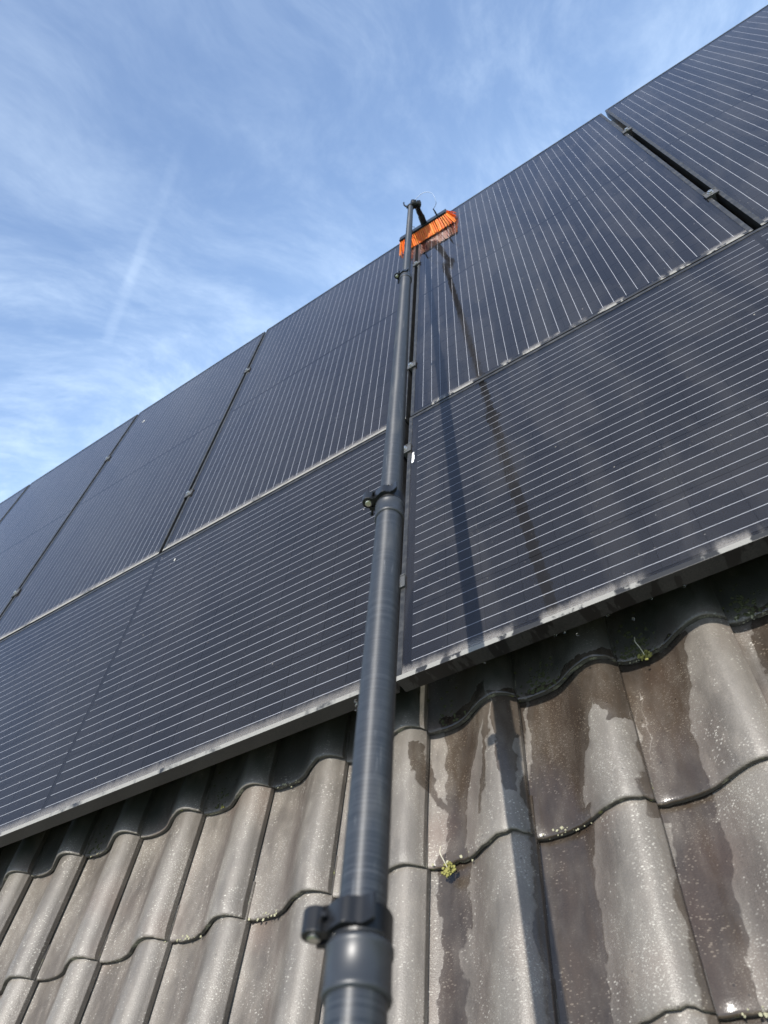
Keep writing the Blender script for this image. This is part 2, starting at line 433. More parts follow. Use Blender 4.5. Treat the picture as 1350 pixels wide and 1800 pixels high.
    mx2 = gg.n('ShaderNodeMixShader'); gg.put(mx2.inputs[0], dust); gg.put(mx2.inputs[1], mx); gg.put(mx2.inputs[2], df)
    finish(gg, mx2); return mt

def frame_material(name, dirty):
    mt, gg = new_mat(name)
    P = roof_coords(gg)
    fin = gg.noise(P, 420, 4, 0.7); mid = gg.noise(P, 45, 5, 0.65)
    c = gg.mix(fin, rgb(0.010, 0.010, 0.011), rgb(0.026, 0.026, 0.025))
    rough = gg.m('ADD', 0.30, gg.m('MULTIPLY', mid, 0.18))
    geo = gg.n('ShaderNodeNewGeometry')
    N = gg.vm('DOT_PRODUCT', geo.outputs['Normal'], tuple(RW((0, 0, 1))))
    topf = gg.ss(N, 0.6, 0.9)
    if dirty:
        gap = gg.ss(gg.m('ADD', gg.noise(gg.scale(P, (1, 0.02, 0.02)), 9.0, 4, 0.65), gg.m('MULTIPLY', gg.m('SUBTRACT', mid, 0.5), 0.40)), 0.50 if dirty == 2 else 0.32, 0.55 if dirty == 2 else 0.48)
        lime = gg.m('MULTIPLY', gg.m('MULTIPLY', topf, gap), gg.ss(fin, 0.22, 0.46))
        c = gg.mix(gg.m('MULTIPLY', lime, 0.92), c, rgb(0.20, 0.195, 0.178))
        # dried splashes on the front face, cut by dark wet runs
        face = gg.m('MULTIPLY', gg.m('SUBTRACT', 1.0, topf), gg.m('MULTIPLY', gg.ss(fin, 0.35, 0.65), gg.ss(mid, 0.25, 0.6)))
        c = gg.mix(gg.m('MULTIPLY', face, 0.55), c, rgb(0.052, 0.048, 0.042))
        if dirty == 2:
            run = gg.ss(gg.noise(gg.scale(P, (1, 0.1, 0.28)), 26, 4, 0.6, 0.3), 0.51, 0.54)
            run = gg.m('MULTIPLY', run, gg.m('SUBTRACT', 1.0, topf))
            c = gg.mix(run, c, rgb(0.004, 0.004, 0.004))
            pass
        rough = gg.m('ADD', rough, gg.m('MULTIPLY', lime, 0.4))
    else:
        c = gg.mix(gg.m('MULTIPLY', gg.ss(mid, 0.4, 0.7), 0.35), c, rgb(0.09, 0.088, 0.082))
    finish(gg, bsdf(gg, Base_Color=c, Roughness=rough, Metallic=0.0, Specular_IOR_Level=0.35)); return mt

def pole_material():
    mt, gg = new_mat('composite_tube')
    o = gg.n('ShaderNodeTexCoord').outputs['Object']
    x, y, z = gg.sep(o)
    ring = gg.noise(gg.comb(0.0, 0.0, z), 150, 3, 0.7)
    fing = gg.m('SINE', gg.m('MULTIPLY', z, 2 * math.pi / 0.0042))
    blot = gg.noise(gg.scale(o, (1, 1, 0.15)), 40, 4, 0.6)
    hb = gg.m('ADD', gg.m('MULTIPLY', fing, 0.35), ring)
    b = gg.n('ShaderNodeBump'); b.inputs['Strength'].default_value = 0.12; b.inputs['Distance'].default_value = 0.0004
    gg.put(b.inputs['Height'], hb)
    c = gg.mix(gg.ss(gg.m('ADD', gg.m('MULTIPLY', fing, 0.07), ring), 0.36, 0.74), rgb(0.014, 0.017, 0.021), rgb(0.036, 0.040, 0.046))
    scr = gg.ss(gg.noise(gg.scale(o, (1, 1, 0.05), (0, 0, 0), (0.12, 0.08, 0)), 260, 3, 0.7), 0.62, 0.70)
    c = gg.mix(gg.m('MULTIPLY', scr, 0.5), c, rgb(0.11, 0.115, 0.12))
    c = gg.mix(gg.m('MULTIPLY', gg.ss(blot, 0.52, 0.72), 0.35), c, rgb(0.080, 0.080, 0.076))
    r = gg.m('ADD', 0.38, gg.m('MULTIPLY', blot, 0.20))
    tan = gg.n('ShaderNodeTangent', direction_type='RADIAL', axis='Z')
    finish(gg, bsdf(gg, Base_Color=c, Roughness=r, Specular_IOR_Level=0.6, Normal=b.outputs[0], Anisotropic=0.8, Anisotropic_Rotation=0.25, Tangent=tan.outputs[0])); return mt

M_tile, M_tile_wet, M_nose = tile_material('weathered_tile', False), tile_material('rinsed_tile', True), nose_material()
M_cell = cell_material()
M_back = simple('black_backsheet', (0.002, 0.002, 0.003), 0.5, 0, 0.2)
M_wire = simple('silver_wire', (0.40, 0.41, 0.43), 0.45, 0.0, 0.5)
M_glass_dry, M_glass_wet = glass_material('dusty_glass', False), glass_material('rinsed_glass', True)
M_frame, M_frame_dry, M_frame_wet = frame_material('black_frame', 0), frame_material('silted_frame', 1), frame_material('rinsed_frame', 2)
M_alu = simple('aluminium', (0.075, 0.075, 0.073), 0.5, 0.4, 0.5, 160, 0.3)
M_steel = simple('bolt_steel', (0.62, 0.62, 0.60), 0.28, 0.95, 0.5, 200, 0.2)
M_deck = simple('roof_felt', (0.035, 0.033, 0.03), 0.9, 0, 0.2, 8, 0.3)
M_pole = pole_material()
M_plastic = simple('black_plastic', (0.010, 0.0105, 0.0115), 0.34, 0, 0.35, 90, 0.25, 0.05)
M_collar = simple('dark_collar', (0.022, 0.025, 0.029), 0.40, 0.0, 0.5, 60, 0.2)
M_pin = simple('polished_pin', (0.68, 0.67, 0.63), 0.25, 1.0)
mt, gg = new_mat('orange_bristle')
oc = gg.mix(gg.n('ShaderNodeObjectInfo').outputs['Random'], rgb(1.0, 0.21, 0.016), rgb(1.0, 0.37, 0.05))
od = bsdf(gg, Base_Color=oc, Roughness=0.35, Specular_IOR_Level=0.5)
ot = gg.n('ShaderNodeBsdfTranslucent'); gg.put(ot.inputs[0], oc)
om = gg.n('ShaderNodeMixShader'); om.inputs[0].default_value = 0.38; gg.put(om.inputs[1], od); gg.put(om.inputs[2], ot)
finish(gg, om); M_orange = mt
M_hose = simple('clear_hose', (0.26, 0.34, 0.46), 0.4, 0, 0.3)
M_sticker = simple('white_sticker', (0.78, 0.79, 0.78), 0.5, 0, 0.5, 150, 0.15)
M_dropping = simple('dried_dropping', (0.44, 0.44, 0.41), 0.7, 0, 0.3, 150, 0.3)
M_moss = simple('moss', (0.19, 0.18, 0.055), 0.95, 0, 0.2, 260, 0.6)
M_straw = simple('dry_straw', (0.42, 0.39, 0.30), 0.7, 0, 0.3)
M_ground = simple('lawn', (0.06, 0.085, 0.03), 0.9, 0, 0.2, 0.6, 0.4)
M_wall = simple('house_brick', (0.26, 0.15, 0.10), 0.85, 0, 0.3, 5, 0.25)
mt, gg = new_mat('water')
wp = bsdf(gg, Base_Color=rgb(1, 1, 1), Roughness=0.02, IOR=1.33, Transmission_Weight=1.0)
finish(gg, wp); M_water = mt

# ------------------------------------------------------------------ ground far below
gb = bmesh.new()
vs = [gb.verts.new(c) for c in ((-400, -400, 0), (400, -400, 0), (400, 400, 0), (-400, 400, 0))]; gb.faces.new(vs)
tag(link('ground', mesh('ground', gb, M_ground)), kind='structure')

# ------------------------------------------------------------------ roof: deck, tiles, ridge
deck = link('roof_deck', boxmesh('roof_deck', (-4.6, 2.5, -2.75, 2.34, -0.30, -0.232), M_deck), roof)
TROT = 0.0077
PROF = [(-0.035, 0.012), (0.0, 0.008), (0.03, 0.0048), (0.07, 0.0020), (0.12, 0.0006), (0.2, 0.0), (0.28, 0.0006), (0.34, 0.0026), (0.40, 0.0062), (0.46, 0.0118),
        (0.52, 0.0190), (0.58, 0.0270), (0.64, 0.0345), (0.70, 0.0412), (0.76, 0.0456), (0.81, 0.0474), (0.85, 0.0474), (0.89, 0.0452),
        (0.93, 0.0405), (0.96, 0.0352), (0.985, 0.0300), (0.992, 0.0275), (1.012, 0.0240), (1.018, 0.0222)]
def tile_bm(bm, full=True, du=0.0, dv=0.0, seed=None):
    """one interlocking tile; its lower-left corner sits at the origin, the roof trough level is z = 0"""
    th, ln = 0.0115, 0.345
    ys = [0.0005, 0.0022, 0.006, 0.022, 0.12, 0.23, ln] if full else [0.0, 0.15, ln]
    dz = [-0.0040, -0.0016, -0.0003, 0.0, 0.0, 0.0, 0.0] if full else [0, 0, 0]
    prof = PROF if full else PROF[1::3] + [PROF[-1]]
    top = []
    for y, d in zip(ys, dz):
        row = []
        for s, h in prof:
            # the roll bows down a little just above the lower edge
            lip = -0.0016 * math.exp(-((y - 0.003) / 0.012) ** 2) if (full and s > 0.6) else 0
            jy = jz = 0.0
            if seed is not None:                                   # worn, slightly uneven lower edge; a faint warp of the body
                q = Vector((s * 9 + seed * 7.7, seed * 3.1, 0))
                e = math.exp(-(y / 0.010) ** 2)
                jy = e * (0.0016 * mnoise.noise(q) + 0.0022 * max(0, mnoise.noise(q * 2.7) - 0.25) * 4)
                jz = 0.0011 * mnoise.noise(Vector((s * 2.2, y * 7, seed * 5.3))) - e * 0.0016 * max(0, mnoise.noise(q * 3.9) - 0.2) * 2
            row.append(bm.verts.new((s * TW + du, y + dv + jy, h + d + lip + jz - 0.0145 * y / TG)))
        top.append(row)
    n = len(prof)
    for a in range(len(ys) - 1):
        for i in range(n - 1):
            f = bm.faces.new((top[a][i], top[a][i + 1], top[a + 1][i + 1], top[a + 1][i])); f.smooth = True
    # lower edge, turning under
    low = [bm.verts.new((v.co.x, v.co.y + 0.0008, v.co.z + 0.004 - th)) for v in top[0]]
    inn = [bm.verts.new((v.co.x, dv + 0.05, v.co.z + 0.004 - th - 0.003)) for v in top[0]]
    for i in range(n - 1):
        f = bm.faces.new((low[i], low[i + 1], top[0][i + 1], top[0][i])); f.material_index = 1
        f = bm.faces.new((inn[i], inn[i + 1], low[i + 1], low[i])); f.material_index = 1
    # right-hand edge of the roll
    R = [r[-1] for r in top]
    rl = [bm.verts.new((v.co.x - 0.0005, v.co.y, v.co.z - 0.0105)) for v in R]
    for a in range(len(R) - 1):
        bm.faces.new((R[a], rl[a], rl[a + 1], R[a + 1]))
    f = bm.faces.new((R[0], low[-1], rl[0])); f.material_index = 1
def tile_mesh(name, mt, seed):
    bm = bmesh.new(); tile_bm(bm, True, seed=seed)
    me = mesh(name, bm, None); me.materials.append(mt); me.materials.append(M_nose)
    return me
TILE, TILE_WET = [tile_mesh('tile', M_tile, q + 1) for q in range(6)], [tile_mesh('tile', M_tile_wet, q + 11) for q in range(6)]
def tile_origin(i, j):
    return (-0.0303 + TW * i + 0.0022 * j, -1.005 + 0.0015 * i - TG * j, -0.160)
NEAR = {(i, j) for i in range(-9, 7) for j in range(-2, 4)}
rt = random.Random(3)
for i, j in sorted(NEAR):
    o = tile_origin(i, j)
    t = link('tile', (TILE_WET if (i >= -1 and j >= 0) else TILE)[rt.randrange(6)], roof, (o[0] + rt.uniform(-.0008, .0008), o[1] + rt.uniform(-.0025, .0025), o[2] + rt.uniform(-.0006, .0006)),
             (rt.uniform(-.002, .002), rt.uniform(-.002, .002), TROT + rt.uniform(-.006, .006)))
fb = bmesh.new()
for i in range(-21, 12):
    for j in range(-11, 7):
        if (i, j) in NEAR: continue
        o = tile_origin(i, j); k = len(fb.verts)
        tile_bm(fb, False)
        fb.verts.ensure_lookup_table()
        for v in fb.verts[k:]: v.co += Vector(o)
fm = mesh('tile_field', fb, None); fm.materials.append(M_tile); fm.materials.append(M_nose)
tag(link('tile_field', fm, roof), kind='stuff')
rb = bmesh.new()
for k in range(20):                              # half-round ridge tiles
    x0 = -4.6 + k * 0.36
    pts = [(0.11 * math.cos(a), 0.06 * math.sin(a)) for a in [math.pi * q / 10 for q in range(11)]]
    A = [rb.verts.new((x0, 2.31 + y, -0.20 + z)) for y, z in pts]; B = [rb.verts.new((x0 + 0.352, 2.31 + y, -0.195 + z)) for y, z in pts]
    for q in range(10):
        f = rb.faces.new((A[q], A[q + 1], B[q + 1], B[q])); f.smooth = True
tag(link('ridge_tiles', mesh('ridge_tiles', rb, M_tile), roof), kind='stuff')

# ------------------------------------------------------------------ solar panels
PW, PL, FW, FH = 0.999, 1.990, 0.0115, 0.035
CP, CG = 0.0800, 0.0015         # half-cell pitch along the panel, gap between cells
def make_panel(landscape, wet):
    """local origin: lower left corner of the frame top; x along the eaves, y up the roof"""
    w, h = (PL, PW) if landscape else (PW, PL)
    root = link('solar_panel', None)
    gm = M_glass_wet if wet else M_glass_dry
    bar = lambda nm, d, mt: link(nm, boxmesh(nm, d, mt, 0.0008), root)
    bar('bottom_rail', (0, w, 0, FW, -FH, 0), M_frame_wet if wet else M_frame_dry)
    bar('top_rail', (0, w, h - FW, h, -FH, 0), M_frame)
    bar('side_rail', (0, FW, FW + 0.0003, h - FW - 0.0003, -FH, -0.0001), M_frame)
    bar('side_rail', (w - FW, w, FW + 0.0003, h - FW - 0.0003, -FH, -0.0001), M_frame)
    link('backsheet', boxmesh('backsheet', (FW, w - FW, FW, h - FW, -0.0095, -0.0058), M_back), root)
    # cells: 6 across, 24 half cells along, a wider gap in the middle
    cw = 0.1575
    across0 = (PW - 6 * 0.159) / 2 + 0.00075
    along0 = (PL - 24 * CP - 0.012) / 2
    cm_ = boxmesh('cell', (0, CP - CG, 0, cw, -0.0058, -0.0048) if landscape else (0, cw, 0, CP - CG, -0.0058, -0.0048), M_cell, 0, False)
    wb = bmesh.new()
    ww = 0.00048
    for r in range(6):
        a = across0 + r * 0.159
        for c in range(24):
            b = along0 + c * CP + (0.012 if c >= 12 else 0)
            link('cell', cm_, root, (b, a, 0) if landscape else (a, b, 0))
        for k in range(5):
            y = a + 0.0167 + 0.031 * k
            for b0 in (along0 + 0.001, along0 + 12 * CP + 0.012 + 0.001):
                b1 = b0 + 12 * CP - 0.004
                if landscape: box(wb, b0, b1, y - ww, y + ww, -0.0049, -0.0043, False)
                else: box(wb, y - ww, y + ww, b0, b1, -0.0049, -0.0043, False)
    tag(link('busbar_wires', mesh('busbar_wires', wb, M_wire), root), kind='stuff')
    link('glass', boxmesh('glass', (FW + 0.0002, w - FW - 0.0002, FW + 0.0002, h - FW - 0.0002, -0.0042, -0.0012), gm, 0, False), root)
    return root
def place(o, u, v, n=0.0, rot=0.0):
    o.matrix_world = MR @ Matrix.Translation((u, v, n)) @ Matrix.Rotation(rot, 4, 'Z')
PITCHU = 1.018
up_wet, up_dry = make_panel(False, True), make_panel(False, False)
lo_wet, lo_dry = make_panel(True, True), make_panel(True, False)
gU, gL = 'upright panels of the upper row', 'sideways panels of the lower row'
upper = [  # index, wet, label
    (0, True, 'upright black solar panel right of the pole, upper row, brush reflected in its glass'),
    (1, True, 'upright black solar panel cut by the upper right edge of the photo'),
    (-1, False, 'upright black solar panel directly left of the pole in the upper row'),
    (-2, False, 'second upright black solar panel left of the pole, bird dropping near its top'),
    (-3, False, 'third upright black solar panel left of the pole in the upper row'),
    (-4, False, 'farthest upright black solar panel, a corner at the left edge of the photo')]
used = set()
for k, wet, lab in upper:
    src = up_wet if wet else up_dry
    o = src if wet not in used else copy_tree(src)
    used.add(wet)
    place(o, 0.0005 + PITCHU * k + (0.004 if k < 0 else 0), 0.004 + rt.uniform(-.0015, .0015), rt.uniform(-.001, .001), rt.uniform(-.0008, .0008))
    tag(o, lab, 'solar panel', gU)
place(lo_wet, -0.002, -1.003)
tag(lo_wet, 'rinsed sideways black solar panel right of the pole, lower row, pole shadow across it', 'solar panel', gL)
place(lo_dry, -0.016 - PL, -1.006, -0.001, 0.0045)
tag(lo_dry, 'dusty sideways black solar panel left of the pole, lower row above the tiles', 'solar panel', gL)
# product sticker under the glass edge, torn
sb = bmesh.new()
out_ = [(0.0140, 0.740), (0.0205, 0.742), (0.0205, 0.750), (0.0222, 0.755), (0.0218, 0.775), (0.0205, 0.778), (0.0205, 0.792), (0.0150, 0.790)]
extrude_outline(sb, out_, -0.0012, -0.0008)
link('sticker', mesh('sticker', sb, M_sticker), lo_wet)

# ------------------------------------------------------------------ mounting rails with their clamps
def clamp_meshes():
    bm = bmesh.new()
    box(bm, -0.018, 0.018, -0.020, 0.020, 0.0003, 0.0034)
    box(bm, -0.006, 0.006, -0.020, 0.020, -0.070, 0.0002)
    box(bm, -0.018, 0.018, -0.020, -0.0165, 0.0035, 0.0046)
    box(bm, -0.018, 0.018, 0.0165, 0.020, 0.0035, 0.0046)
    body = mesh('clamp', bm, M_alu)
    bm = bmesh.new()
    lathe(bm, [(0.0085, 0.0035), (0.0085, 0.0055), (0.0065, 0.0056), (0.0065, 0.0105), (0.0060, 0.0112), (0.0036, 0.0112), (0.0034, 0.0075), (0.0002, 0.0073)], 18)
    return body, mesh('bolt', bm, M_steel, False)
CL, BO = clamp_meshes()
rail_rows = [
    (1.455, -4.25, 2.1, [-3.05, -2.035, -1.015, -0.004, 1.0055], 'aluminium mounting rail under the upper panels, nearest the top edge'),
    (0.355, -4.25, 2.1, [-3.05, -2.035, -1.015, -0.004, 1.0055], 'aluminium mounting rail under the upper panels, just above the lower row'),
    (-0.185, -2.05, 2.1, [-0.0085], 'aluminium mounting rail under the lower panels, upper of that pair'),
    (-0.735, -2.05, 2.1, [-0.0085], 'aluminium mounting rail under the lower panels, nearest the exposed tiles')]
for v, u0, u1, us, lab in rail_rows:
    root = empty('mounting_rail', MR @ Matrix.Translation((u0, v, -0.08)))
    tag(root, lab, 'rail', 'rails that carry the panels')
    bm = bmesh.new()
    box(bm, 0, u1 - u0, -0.020, 0.020, 0.0, 0.006); box(bm, 0, u1 - u0, -0.020, -0.016, 0.0062, 0.042); box(bm, 0, u1 - u0, 0.016, 0.020, 0.0062, 0.042)
    link('rail_profile', mesh('rail_profile', bm, M_alu), root)
    k = 0.3
    while k < u1 - u0:                                     # roof hooks that stand on the tiles
        hb = bmesh.new(); box(hb, -0.015, 0.015, -0.024, -0.0205, -0.075, 0.030); box(hb, -0.015, 0.015, -0.0203, 0.06, -0.075, -0.070)
        link('roof_hook', mesh('roof_hook', hb, M_steel), root, (k, 0, 0)); k += 0.9
    for u in us:
        c = link('clamp', CL, root, (u - u0, rt.uniform(-.006, .006), 0.0805), (0, 0, rt.uniform(-.03, .03)))
        link('bolt', BO, c)

# ------------------------------------------------------------------ telescopic pole with brush
A = Vector((0.056, 1.779, 0.164)); B = Vector((0.275, -1.713, 0.429))
ax = (A - B).normalized()
def at_y(py):
    """pole point seen at that height of the picture (used once, to read off the joint positions)"""
    w = 0.288 + (py - 364) * (2.197 - 0.288) / (1790 - 364)
    t = ((1 / w) - 0.4551) / (3.4704 - 0.4551)
    return t * (A - B).length
BASE = B - ax * 0.42
to_cam = CAM - (B + ax * at_y(880)); ey = (to_cam - ax * to_cam.dot(ax)).normalized(); ex = ey.cross(ax).normalized()
PM = Matrix.Identity(4)
for r in range(3):
    PM[r][0], PM[r][1], PM[r][2], PM[r][3] = ex[r], ey[r], ax[r], BASE[r]
pole = empty('telescopic_pole', MR @ PM)
tag(pole, 'dark grey telescopic cleaning pole with lever clamps and an orange bristle brush at its end', 'cleaning pole')
ZT = (A - BASE).length
z3, z2, z1 = 0.42 + at_y(1668), 0.42 + at_y(893), 0.42 + at_y(489)
rads = [0.0205, 0.0177, 0.0160, 0.0126]
spans = [(0.0, z3, rads[0]), (z3 - 0.05, z2, rads[1]), (z2 - 0.05, z1, rads[2]), (z1 - 0.05, ZT, rads[3])]
for z0, zz, r in spans:
    bm = bmesh.new(); n = 24
    lathe(bm, [(r, z0 + (zz - z0) * k / n) for k in range(n + 1)], 64)
    me = mesh('pole_section', bm, M_pole)
    for p in me.polygons: p.use_smooth = len(p.vertices) == 4
    link('pole_section', me, pole)
def lever_outline(r):
    """seen along the pole: a cam round the pin, an arm hugging the tube, a flicked-out tip"""
    cx, cy, cr = r + 0.0105, 0.0035, 0.0092
    top = []
    for k in range(13):
        a = math.radians(-105 + 240 * k / 12)               # round the outside of the cam
        top.append((cx + cr * math.cos(a), cy + cr * math.sin(a)))
    outer = [(r * 0.74, r * 0.86 + 0.0050), (r * 0.48, r + 0.0048), (r * 0.22, r + 0.0040), (0.0, r + 0.0052), (-r * 0.18, r + 0.0088), (-r * 0.30, r + 0.0122)]
    inner = [(-r * 0.40, r + 0.0112), (-r * 0.34, r + 0.0060), (-r * 0.18, r + 0.0012), (r * 0.22, r + 0.0002), (r * 0.50, r * 0.86 + 0.001), (r * 0.80, r * 0.62 + 0.001), (r * 1.0, r * 0.25)]
    o = [Vector((x, y, 0)) for x, y in top[-1:] + outer]
    o = smooth_path(o, 4)
    i_ = smooth_path([Vector((x, y, 0)) for x, y in inner], 4)
    return top[:-1] + [(p.x, p.y) for p in o] + [(p.x, p.y) for p in i_]
def add_clamp(z, rl, ru, par):
    bm = bmesh.new()
    lathe(bm, [(rl + 0.0003, z - 0.034), (rl + 0.0022, z - 0.0335), (rl + 0.0030, z - 0.031), (rl + 0.0022, z - 0.0285), (rl + 0.0019, z - 0.006), (rl + 0.0030, z - 0.005), (rl + 0.0030, z - 0.001), (rl + 0.0024, z), (ru + 0.0008, z + 0.0004)], 64, cap=False)
    me = mesh('collar', bm, M_collar, True)
    col = link('collar', me, par)
    bm = bmesh.new()
    lathe(bm, [(ru + 0.0004, z + 0.0010), (ru + 0.0040, z + 0.0012), (ru + 0.0046, z + 0.003), (ru + 0.0046, z + 0.021), (ru + 0.0038, z + 0.0225), (ru + 0.0004, z + 0.0230)], 48, cap=False)
    box(bm, ru + 0.001, ru + 0.0125, -0.0075, -0.0020, z + 0.002, z + 0.022)
    box(bm, ru + 0.001, ru + 0.0150, 0.0000, 0.0065, z + 0.004, z + 0.020)
    cl_ = link('clamp_band', mesh('clamp_band', bm, M_plastic), par)
    bm = bmesh.new()
    extrude_outline(bm, lever_outline(ru + 0.0040), z + 0.0030, z + 0.0215, 0.0014)
    lv = mesh('lever', bm, M_plastic)
    lo = link('lever', lv, par)
    bm = bmesh.new()
    lathe(bm, [(0.0036, z + 0.0012), (0.0046, z + 0.0018), (0.0046, z + 0.0235), (0.0036, z + 0.0240)], 24, Matrix.Translation((ru + 0.0145, 0.0035, 0)))
    link('pin', mesh('pin', bm, M_pin), lo)
    bm = bmesh.new()                                      # tightening screw through the band
    lathe(bm, [(0.0018, -0.018), (0.0018, 0.018), (0.0030, 0.0182), (0.0030, 0.0205)], 14, Matrix.Translation((ru + 0.009, 0, z + 0.012)) @ Matrix.Rotation(math.pi / 2, 4, 'X'))
    link('screw', mesh('screw', bm, M_plastic), cl_)
add_clamp(z3, rads[0], rads[1], pole); add_clamp(z2, rads[1], rads[2], pole); add_clamp(z1, rads[2], rads[3], pole)
# head at the top: a small clamp, an angle joint and the neck to the brush
PI_ = PM.inverted()
def L(p): return PI_ @ Vector(p)                          # roof point -> pole-local
def Lv(d): return PI_.to_3x3() @ Vector(d)
bm = bmesh.new(); lathe(bm, [(rads[3], ZT - 0.018), (rads[3] + 0.004, ZT - 0.017), (rads[3] + 0.004, ZT + 0.012), (rads[3] - 0.002, ZT + 0.014), (0.0004, ZT + 0.014)], 32)
head = link('head_clamp', mesh('head_clamp', bm, M_collar, False), pole)
bm = bmesh.new()
tube(bm, smooth_path([(0.016, 0.0, ZT - 0.016), (0.030, 0.006, ZT - 0.002), (0.034, 0.008, ZT + 0.030), (0.035, 0.010, ZT + 0.055)], 4), [0.004] * 13, 8)
box(bm, 0.012, 0.020, -0.006, 0.006, ZT - 0.014, ZT + 0.020)
link('head_lever', mesh('head_lever', bm, M_plastic), head)
bm = bmesh.new()
jc = A + Vector((0.026, 0.0, -0.002))
Mj = Matrix.Translation(L(jc)) @ Lv((0.55, 0.15, -0.5)).to_track_quat('Z', 'Y').to_matrix().to_4x4()
lathe(bm, [(0.010, -0.024), (0.019, -0.022), (0.021, -0.016), (0.021, 0.000), (0.016, 0.002), (0.016, 0.006), (0.021, 0.008), (0.021, 0.020), (0.014, 0.025)], 28, Mj)
link('angle_joint', mesh('angle_joint', bm, M_plastic), head)
BLK = Vector((0.0560, 1.806, 0.061))                      # centre of the brush block top
bm = bmesh.new()
nk = smooth_path([L(jc + Vector((0.004, 0.004, -0.008))), L((0.078, 1.790, 0.128)), L((0.074, 1.800, 0.096)), L((0.066, 1.806, 0.058))], 5)
tube(bm, nk, [0.0125] * 6 + [0.0135] * 4 + [0.0160] * 6, 16)
link('neck', mesh('neck', bm, M_plastic), head)
# brush block: local frame of its own, x along the brush
BX = Vector((0.262, -0.018, 0.0)).normalized(); BZ = Vector((0.0, 0.0, 1.0)); BYv = BZ.cross(BX)
BM_ = Matrix.Identity(4)
for r in range(3):
    BM_[r][0], BM_[r][1], BM_[r][2], BM_[r][3] = BX[r], BYv[r], BZ[r], BLK[r]
block = link('brush_block', boxmesh('brush_block', (-0.133, 0.133, -0.025, 0.025, -0.012, -0.002), M_plastic, 0.002), pole)
block.matrix_local = PI_ @ BM_
def tuft_mesh(name, length, seed, spread):
    rr = random.Random(seed); bm = bmesh.new()
    for k in range(9):
        a = rr.uniform(0, 6.283); q = rr.uniform(0, 0.0034); w = rr.uniform(0.0011, 0.0020)
        bx_, by_ = q * math.cos(a), q * math.sin(a)
        ex_, ey_ = bx_ * spread + rr.uniform(-.0018, .0018), by_ * spread + rr.uniform(-.0018, .0018)
        ln = length * rr.uniform(0.95, 1.0)
        pts = [(bx_ + (ex_ - bx_) * t * t, by_ + (ey_ - by_) * t * t, -ln * t) for t in (0, 0.5, 1.0)]
        tube(bm, pts, [w, w * 0.95, w * 0.7], 4, False)
    return mesh(name, bm, M_orange)
tufts = [tuft_mesh('bristle_tuft', 0.060, s, 2.0) for s in range(6)]
rb_ = random.Random(5)
NX, NY = 27, 5
for iy in range(NY):
    y = -0.022 + 0.044 * iy / (NY - 1)
    for ix in range(NX):
        x = -0.130 + 0.260 * ix / (NX - 1)
        fx = (abs(x) / 0.130) ** 5 * math.copysign(0.42, x) + x * 0.9
        fy = y / 0.024 * 0.78
        ln = 0.0470 / max(0.5, math.cos(fx) * math.cos(fy)) / 0.060 * rb_.uniform(0.96, 1.0)
        t = link('bristle_tuft', tufts[rb_.randrange(6)], block, (x, y, -0.0122), (fy + rb_.uniform(-.03, .03), -fx + rb_.uniform(-.03, .03), 0))
        t.scale = (1, 1, ln)
for sx in (-0.06, 0.085):                                 # water jets
    bm = bmesh.new(); lathe(bm, [(0.004, -0.0008), (0.004, 0.020), (0.003, 0.021), (0.003, 0.034), (0.0015, 0.035)], 12, Matrix.Translation((sx, 0.0, 0)))
    link('water_jet', mesh('water_jet', bm, M_plastic), block)
bm = bmesh.new()
hz = [A + Vector((0.02, 0.01, 0.01)), A + Vector((0.075, 0.03, 0.018)), A + Vector((0.115, 0.02, -0.004)), A + Vector((0.115, -0.015, -0.045)), BM_ @ Vector((0.085, 0, 0.033))]
tube(bm, [L(p) for p in smooth_path(hz, 7)], 0.0014, 8)
link('hose', mesh('hose', bm, M_hose), pole)
bm = bmesh.new()
hz = [A + Vector((0.0, -0.006, -0.008)), A + Vector((-0.035, 0.02, -0.035)), A + Vector((-0.055, 0.0, -0.072)), A + Vector((-0.030, -0.02, -0.085)), BM_ @ Vector((-0.06, 0, 0.033))]
tube(bm, [L(p) for p in smooth_path(hz, 7)], 0.0014, 8)
link('hose', mesh('hose', bm, M_hose), pole)

# ------------------------------------------------------------------ small things: moss, straw, drops, droppings
def blob(bm, c, r, seed, sub=2, squash=0.7, amp=0.35):
    k = len(bm.verts)
    bmesh.ops.create_icosphere(bm, subdivisions=sub, radius=1.0)
    bm.verts.ensure_lookup_table()
    for v in bm.verts[k:]:
        d = v.co.normalized(); q = 1 + amp * mnoise.noise(d * 2.3 + Vector((seed, 0, 0))) + 0.5 * amp * mnoise.noise(d * 7 + Vector((0, seed, 0)))
        v.co = Vector(c) + Vector((d.x, d.y, d.z * squash)) * r * q
def moss(u, v, n, r, cnt, seed, lab, straw=True):
    root = empty('moss_clump', MR @ Matrix.Translation((u, v, n)))
    tag(root, lab, 'moss')
    rr = random.Random(seed); bm = bmesh.new()
    for k in range(cnt):
        a = rr.uniform(0, 6.28); q = r * math.sqrt(rr.random())
        blob(bm, (q * math.cos(a), q * math.sin(a) * 0.8, rr.uniform(-.2, .5) * r), rr.uniform(.12, .30) * r, rr.uniform(0, 90), 1, 0.9, 0.6)
    link('cushion', mesh('cushion', bm, M_moss), root)
    if straw:
        bm = bmesh.new()
        pts = smooth_path([(0, 0, 0.002), (-0.002, 0.010, 0.012), (-0.006, 0.022, 0.018), (-0.005, 0.034, 0.016)], 4)
        tube(bm, pts, [0.0008] * len(pts), 6)
        link('stem', mesh('stem', bm, M_straw), root)
moss(0.0135, -1.286, -0.156, 0.012, 46, 1, 'round moss clump with a pale stem on the tile edge beside the pole')
moss(0.412, -1.004, -0.158, 0.011, 40, 2, 'yellow green moss with a straw stem under the wet right panel edge')
